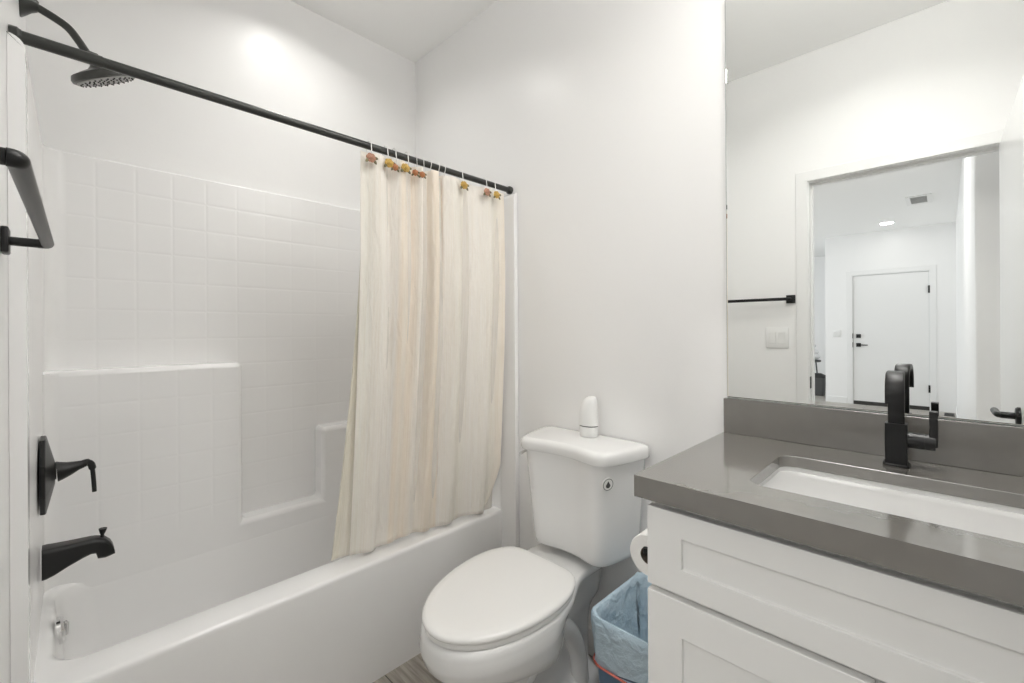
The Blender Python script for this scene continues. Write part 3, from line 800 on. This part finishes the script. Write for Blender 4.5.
# ------------------------------------------------------------------ waste bin
bi = thing('waste_bin', 'waste bin lined with a light blue plastic bag, between toilet and vanity', 'waste bin', (1.24, .625, 0))
def binring(d, z, n=8, wob=0, sd=0):
    t = z / .40; k = 1 - .16 * (1 - t)
    r = rrect(1.240, .625, (.160) * k + d, (.130) * k + d, .045, z, n)
    if wob:
        R = random.Random(sd); ph = [R.uniform(0, 6.28) for _ in range(4)]
        out = []
        for i, p in enumerate(r):
            a = 2 * PI * i / len(r); dd = wob * (math.sin(7 * a + ph[0]) + .7 * math.sin(13 * a + ph[1]) + .5 * math.sin(21 * a + ph[2]))
            c = Vector((1.24, .625, z)); v = (p - c).normalized(); out.append(p + v * dd + Vector((0, 0, dd * .8)))
        r = out
    return r
bm = BM(); loft(bm, [binring(0, .0), binring(0, .20), binring(0, .392), binring(-.004, .392), binring(-.004, .01)]); obj('bin_body', bm, M['bin'], bi, bevel=.002)
bm = BM()
rg = [binring(.0035, .255, wob=.003, sd=5), binring(.0045, .29, wob=.004, sd=4), binring(.004, .33, wob=.004, sd=3), binring(.004, .37, wob=.002, sd=2), binring(.0045, .396, wob=.0012, sd=1),
      binring(.001, .404, wob=.0015, sd=1), binring(-.007, .402, wob=.0015, sd=1), binring(-.011, .38, wob=.006, sd=6), binring(-.014, .30, wob=.009, sd=7), binring(-.022, .20, wob=.008, sd=8), binring(-.03, .10, wob=.009, sd=9), binring(-.06, .05, wob=.006, sd=9)]
loft(bm, rg, False, True)
obj('bag', bm, M['bag'], bi, smooth=70, label='light blue crinkled plastic bag folded over the rim')
bm = BM(); c = binring(.0065, .262); c = [Vector((p.x, p.y, p.z - .05 * max(0, (.757 - p.y)) / .26 * 0)) for p in c]
tube(bm, c + [c[0]], .0032, 8, caps=False); obj('bag_tie', bm, M['band'], bi, label='red tie band around the bag')

# ------------------------------------------------------------------ vanity
VC = .079
va2 = thing('vanity_cabinet', 'white shaker vanity cabinet with false drawer over two doors', 'cabinet', (1.14, VC, 0))
bm = BM(); YL, YRt = .457, -.297
box(bm, .895, .910, YRt, YL, .10, .8775); box(bm, .91, 1.409, YL - .018, YL, 0, .8775); box(bm, .91, 1.409, YRt, YRt + .018, 0, .8775); box(bm, .91, 1.409, YRt + .018, YL - .018, .10, .118)
box(bm, .95, .962, YRt + .018, YL - .018, 0, .10); obj('cabinet_body', bm, M['cab'], va2, weld=False)
def shaker(name, y0, y1, z0, z1, st, rt, rb):
    xf, xb, dp = .874, .894, .008
    bm = BM()
    O = [(y0, z0), (y1, z0), (y1, z1), (y0, z1)]; I = [(y0 + st, z0 + rb), (y1 - st, z0 + rb), (y1 - st, z1 - rt), (y0 + st, z1 - rt)]
    V = lambda L, x: [bm.verts.new((x, *p)) for p in L]
    b, o, i, ii = V(O, xb), V(O, xf), V(I, xf), V(I, xf + dp)
    bm.faces.new(b); bm.faces.new(list(reversed(ii)))
    for k in range(4):
        j = (k + 1) % 4
        bm.faces.new((b[k], b[j], o[j], o[k])); bm.faces.new((o[k], o[j], i[j], i[k])); bm.faces.new((i[k], i[j], ii[j], ii[k]))
    return obj(name, bm, M['cab'], va2, bevel=.0016, seg=2)
shaker('drawer_front', YRt + .001, YL - .001, .6945, .859, .074, .051, .052)
shaker('door', VC + .002, YL - .001, .112, .682, .074, .074, .074)
shaker('door', YRt + .001, VC - .002, .112, .682, .074, .074, .074)

ct = thing('vanity_countertop', 'grey quartz countertop with backsplash and sink cut-out', 'countertop', (1.14, VC, .878))
CX0, CX1, CY0, CY1 = .854, 1.4095, -.312, .4765
sx0, sx1, sy0, sy1 = .966, 1.243, -.130, .288
NN = 8
out_ring = lambda z: sq(CX0, CX1, CY0, CY1, .003, z, NN)
in_ring = lambda z, d=0: sq(sx0 - d, sx1 + d, sy0 - d, sy1 + d, .034 + d, z, NN)
bm = BM(); z0, z1 = .878, .923
R_ = [out_ring(z0), out_ring(z1), in_ring(z1, .0008), in_ring(z1 - .0008), in_ring(z0 + .019)]
R_.append(sq(CX0 + .03, CX1 - .002, CY0 + .02, CY1 - .02, .01, z0 + .019, NN)); R_.append(sq(CX0 + .03, CX1 - .002, CY0 + .02, CY1 - .02, .01, z0, NN)); R_.append(out_ring(z0))
loft(bm, R_, False, False); obj('worktop', bm, M['stone'], ct, smooth=30)
bm = BM(); box(bm, 1.3905, 1.4095, CY0, CY1, .9232, 1.0246); obj('backsplash', bm, M['stone'], ct, bevel=.0012)
sk = thing('sink', 'white rectangular undermount sink set into the grey countertop', 'sink', (1.104, VC, .80))
bm = BM()
ir = lambda d, z, r=.04: sq(sx0 + d, sx1 - d, sy0 + d, sy1 - d, max(.01, r), z, NN)
loft(bm, [ir(-.022, .886, .05), ir(-.022, .8965, .05), ir(-.003, .8965, .037), ir(-.002, .888, .037), ir(.004, .84, .04), ir(.010, .80, .045), ir(.020, .778, .05), ir(.040, .767, .05), ir(.10, .763, .03), ir(.11, .757, .02), ir(.03, .755, .05), ir(.0, .78, .05), ir(-.012, .84, .05), ir(-.012, .885, .05)], True, False)
obj('basin', bm, mat('sink_china', (.70, .70, .69), .12, coat=.3), sk, smooth=50)
bm = BM(); lathe(bm, [(.021, 0), (.021, .003), (.012, .005)], (1.10, VC, .7625), (0, 0, 1), 24); obj('drain', bm, M['black'], sk)

fa = thing('sink_faucet', 'matt black square faucet with a flat arched spout, behind the sink', 'faucet', (1.315, .081, .923))
FY = .0805; FX = 1.321
bm = BM()
loft(bm, [rrect(FX, FY, .0225, .0228, .006, .9232), rrect(FX, FY, .0225, .0228, .006, .928), rrect(FX, FY, .0185, .0192, .003, .9285), rrect(FX, FY, .0185, .0192, .003, 1.018)])
obj('faucet_body', bm, M['black'], fa, bevel=.001, seg=2)
# flat ribbon spout: rises, arches forward, drops
pth = [(FX - .004, 1.010), (FX - .004, 1.04), (FX - .004, 1.075)]
for k in range(0, 13):
    a = math.radians(90 * k / 12); pth.append((FX - .004 - .034 * (1 - math.cos(a)), 1.097 + .034 * math.sin(a)))
pth.append((1.268, 1.131)); 
for k in range(0, 13):
    a = math.radians(90 * k / 12); pth.append((1.255 - .035 * math.sin(a), 1.131 - .036 * (1 - math.cos(a))))
pth.append((1.220, 1.074))
bm = BM(); rings = []
for i, (x, z) in enumerate(pth):
    a = pth[max(0, i - 1)]; b = pth[min(len(pth) - 1, i + 1)]
    t = Vector((b[0] - a[0], 0, b[1] - a[1])).normalized(); nrm = Vector((-t.z, 0, t.x)) * -1
    f = min(1, max(0, (FX - x) / .12)); yc = FY - .0045 * f; hw = .0145 + .0015 * f; th = .0075 - .001 * f
    c = Vector((x, yc, z)); Yv = Vector((0, 1, 0)); cr = .003
    ring = []
    for (u, v) in ((-hw, -th + cr), (-hw + cr * .3, -th + cr * .3), (-hw + cr, -th), (hw - cr, -th), (hw - cr * .3, -th + cr * .3), (hw, -th + cr), (hw, th - cr), (hw - cr * .3, th - cr * .3), (hw - cr, th), (-hw + cr, th), (-hw + cr * .3, th - cr * .3), (-hw, th - cr)):
        ring.append(c + Yv * u + nrm * v)
    rings.append(ring)
loft(bm, rings); obj('spout', bm, M['black'], fa, smooth=50)
bm = BM()
tube(bm, [(FX, FY - .018, .983), (FX, .033, .983)], .0172, 24); tube(bm, [(FX, .033, .983), (FX, .031, .983)], .0155, 24); tube(bm, [(FX, .031, .983), (FX, .0165, .983)], .0172, 24)
hd = obj('handle', bm, M['black'], fa)
bm = BM(); prism(bm, [(FX - .013, .975), (FX + .012, .975), (FX + .013, 1.051), (FX - .009, 1.051)], 'y', .0125, .0265)
obj('lever', bm, M['black'], hd, bevel=.0015, seg=2)

mi = thing('wall_mirror', 'large frameless mirror on the right wall above the vanity', 'mirror', (1.41, .05, 1.026))
bm = BM(); MY0, MY1, MZ0, MZ1 = -.312, .4715, 1.0255, 2.221
box(bm, 1.4062, 1.4115, MY0, MY1, MZ0, MZ1); obj('mirror_edge', bm, M['medge'], mi)
bm = BM()
loft(bm, [[(1.4060, MY0 + d, MZ0 + d), (1.4060, MY1 - d, MZ0 + d), (1.4060, MY1 - d, MZ1 - d), (1.4060, MY0 + d, MZ1 - d)] for d in (.0015,)] +
     [[(1.4050, MY0 + d, MZ0 + d), (1.4050, MY1 - d, MZ0 + d), (1.4050, MY1 - d, MZ1 - d), (1.4050, MY0 + d, MZ1 - d)] for d in (.004,)], False, True)
obj('glass', bm, M['mirror'], mi, smooth=0)

# toilet paper and its holder on the side of the vanity
tp = thing('toilet_paper_holder', 'black toilet paper holder on the side of the vanity', 'paper holder', (1.03, .456, .695))
PX, PY, PZ = .978, .508, .705
bm = BM(); box(bm, 1.08, 1.11, .456, .462, PZ - .02, PZ + .02, .002); tube(bm, smooth_path([(1.095, .46, PZ), (1.095, .50, PZ), (1.088, PY, PZ), (1.07, PY, PZ)], 4), .0065, 12); tube(bm, [(1.075, PY, PZ), (PX - .012, PY, PZ)], .0065, 12)
tube(bm, [(PX - .012, PY, PZ - .001), (PX - .012, PY, PZ + .012)], .006, 10)
PZ -= .0122
obj('arm', bm, M['black'], tp)
tr = thing('toilet_paper_roll', 'white toilet paper roll on the black holder beside the vanity', 'toilet paper', (1.025, PY, PZ))
bm = BM(); lathe(bm, [(.0205, 0), (.047, 0), (.049, .002), (.049, .098), (.047, .1), (.0205, .1), (.0205, 0)], (PX, PY, PZ), (1, 0, 0), 40, False, False); obj('paper', bm, M['paper'], tr)
bm = BM(); lathe(bm, [(.0205, .001), (.0205, .099), (.0192, .099), (.0192, .001), (.0205, .001)], (PX, PY, PZ), (1, 0, 0), 32, False, False); obj('core', bm, mat('card_core', (.12, .10, .08), .9), tr)

# ------------------------------------------------------------------ lamps as objects
def downlight(x, y, label):
    r = thing('downlight', label, 'ceiling light', (x, y, CEIL))
    bm = BM(); lathe(bm, [(.095, 0), (.094, -.004), (.078, -.006), (.076, -.004), (.076, 0)], (x, y, CEIL), (0, 0, 1), 36, False, False); obj('trim_ring', bm, M['white'], r)
    bm = BM(); lathe(bm, [(.076, -.001), (.076, -.003)], (x, y, CEIL), (0, 0, 1), 36); obj('lens', bm, M['lamp'], r)
downlight(-5.53, .60, 'round recessed downlight on the hall ceiling, glowing white')
# hall ceiling register
ve = thing('ceiling_vent', 'white square ceiling air vent above the hall', 'vent', (-4.30, .22, CEIL))
bm = BM()
loft(bm, [[(-4.30 + a * sx, .22 + b * sy, z) for sx, sy in ((-1, -1), (1, -1), (1, 1), (-1, 1))] for a, b, z in ((.24, .115, CEIL), (.24, .115, CEIL - .008), (.19, .075, CEIL - .008), (.185, .07, CEIL - .002))], False, False)
obj('frame', bm, M['white'], ve)
bm = BM()
for k in range(11):
    x = -4.475 + k * .035; prism(bm, [(x, CEIL - .001), (x + .004, CEIL - .001), (x + .022, CEIL - .009), (x + .018, CEIL - .009)], 'y', .15, .29)
obj('louvres', bm, M['greymetal'], ve)
# floor register by the right hall wall
fv = thing('floor_vent', 'dark floor vent near the hall baseboard', 'vent', (-5.95, -.03, 0))
bm = BM(); box(bm, -6.10, -5.80, -.085, .02, .0, .004, .001); obj('frame', bm, M['slot'], fv)
bm = BM()
for k in range(9): box(bm, -6.085 + k * .032, -6.075 + k * .032, -.075, .01, .004, .006)
obj('grille', bm, M['rub'], fv)

# things glimpsed in the room past the hall
bn_ = thing('storage_bin', 'dark rounded bin on the floor past the hall corner', 'bin', (-6.95, 1.68, 0))
bm = BM(); loft(bm, [rrect(-6.95, 1.68, .10, .09, .03, .0), rrect(-6.95, 1.68, .125, .11, .03, .33)]); obj('bin_body', bm, M['slot'], bn_)
bm = BM(); loft(bm, [rrect(-6.95, 1.68, .13, .115, .03, .33), rrect(-6.95, 1.68, .13, .115, .03, .35), rrect(-6.95, 1.68, .05, .05, .03, .40)]); obj('lid', bm, M['dark'], bn_)
tbx = thing('side_table', 'small dark side table past the hall corner', 'table', (-7.1, 1.86, 0))
bm = BM(); lathe(bm, [(.19, 0), (.20, .01), (.20, .03), (.19, .035)], (-7.1, 1.86, .60), (0, 0, 1), 28); obj('table_top', bm, M['slot'], tbx)
for k in range(3):
    a = k * 2.09 + .5; bm = BM(); tube(bm, [(-7.1 + .17 * math.cos(a), 1.86 + .17 * math.sin(a), 0), (-7.1 + .12 * math.cos(a), 1.86 + .12 * math.sin(a), .60)], .012, 10); obj('leg', bm, M['slot'], tbx)
bm = BM()
R = random.Random(2)
for (x, y, z, a, b, c) in ((-7.1, 1.84, .718, .18, .17, .075), (-7.08, 1.82, .80, .15, .13, .06), (-7.12, 1.87, .88, .12, .13, .055)):
    bmesh.ops.create_icosphere(bm, subdivisions=4, radius=1, matrix=Matrix.Translation((x, y, z)) @ Matrix.Rotation(R.uniform(-.2, .2), 4, 'X') @ Matrix.Diagonal((a, b, c, 1)))
tag(obj('folded_linen', bm, M['bed'], None, smooth=60), 'heap of white folded linen on the dark side table', 'linen')
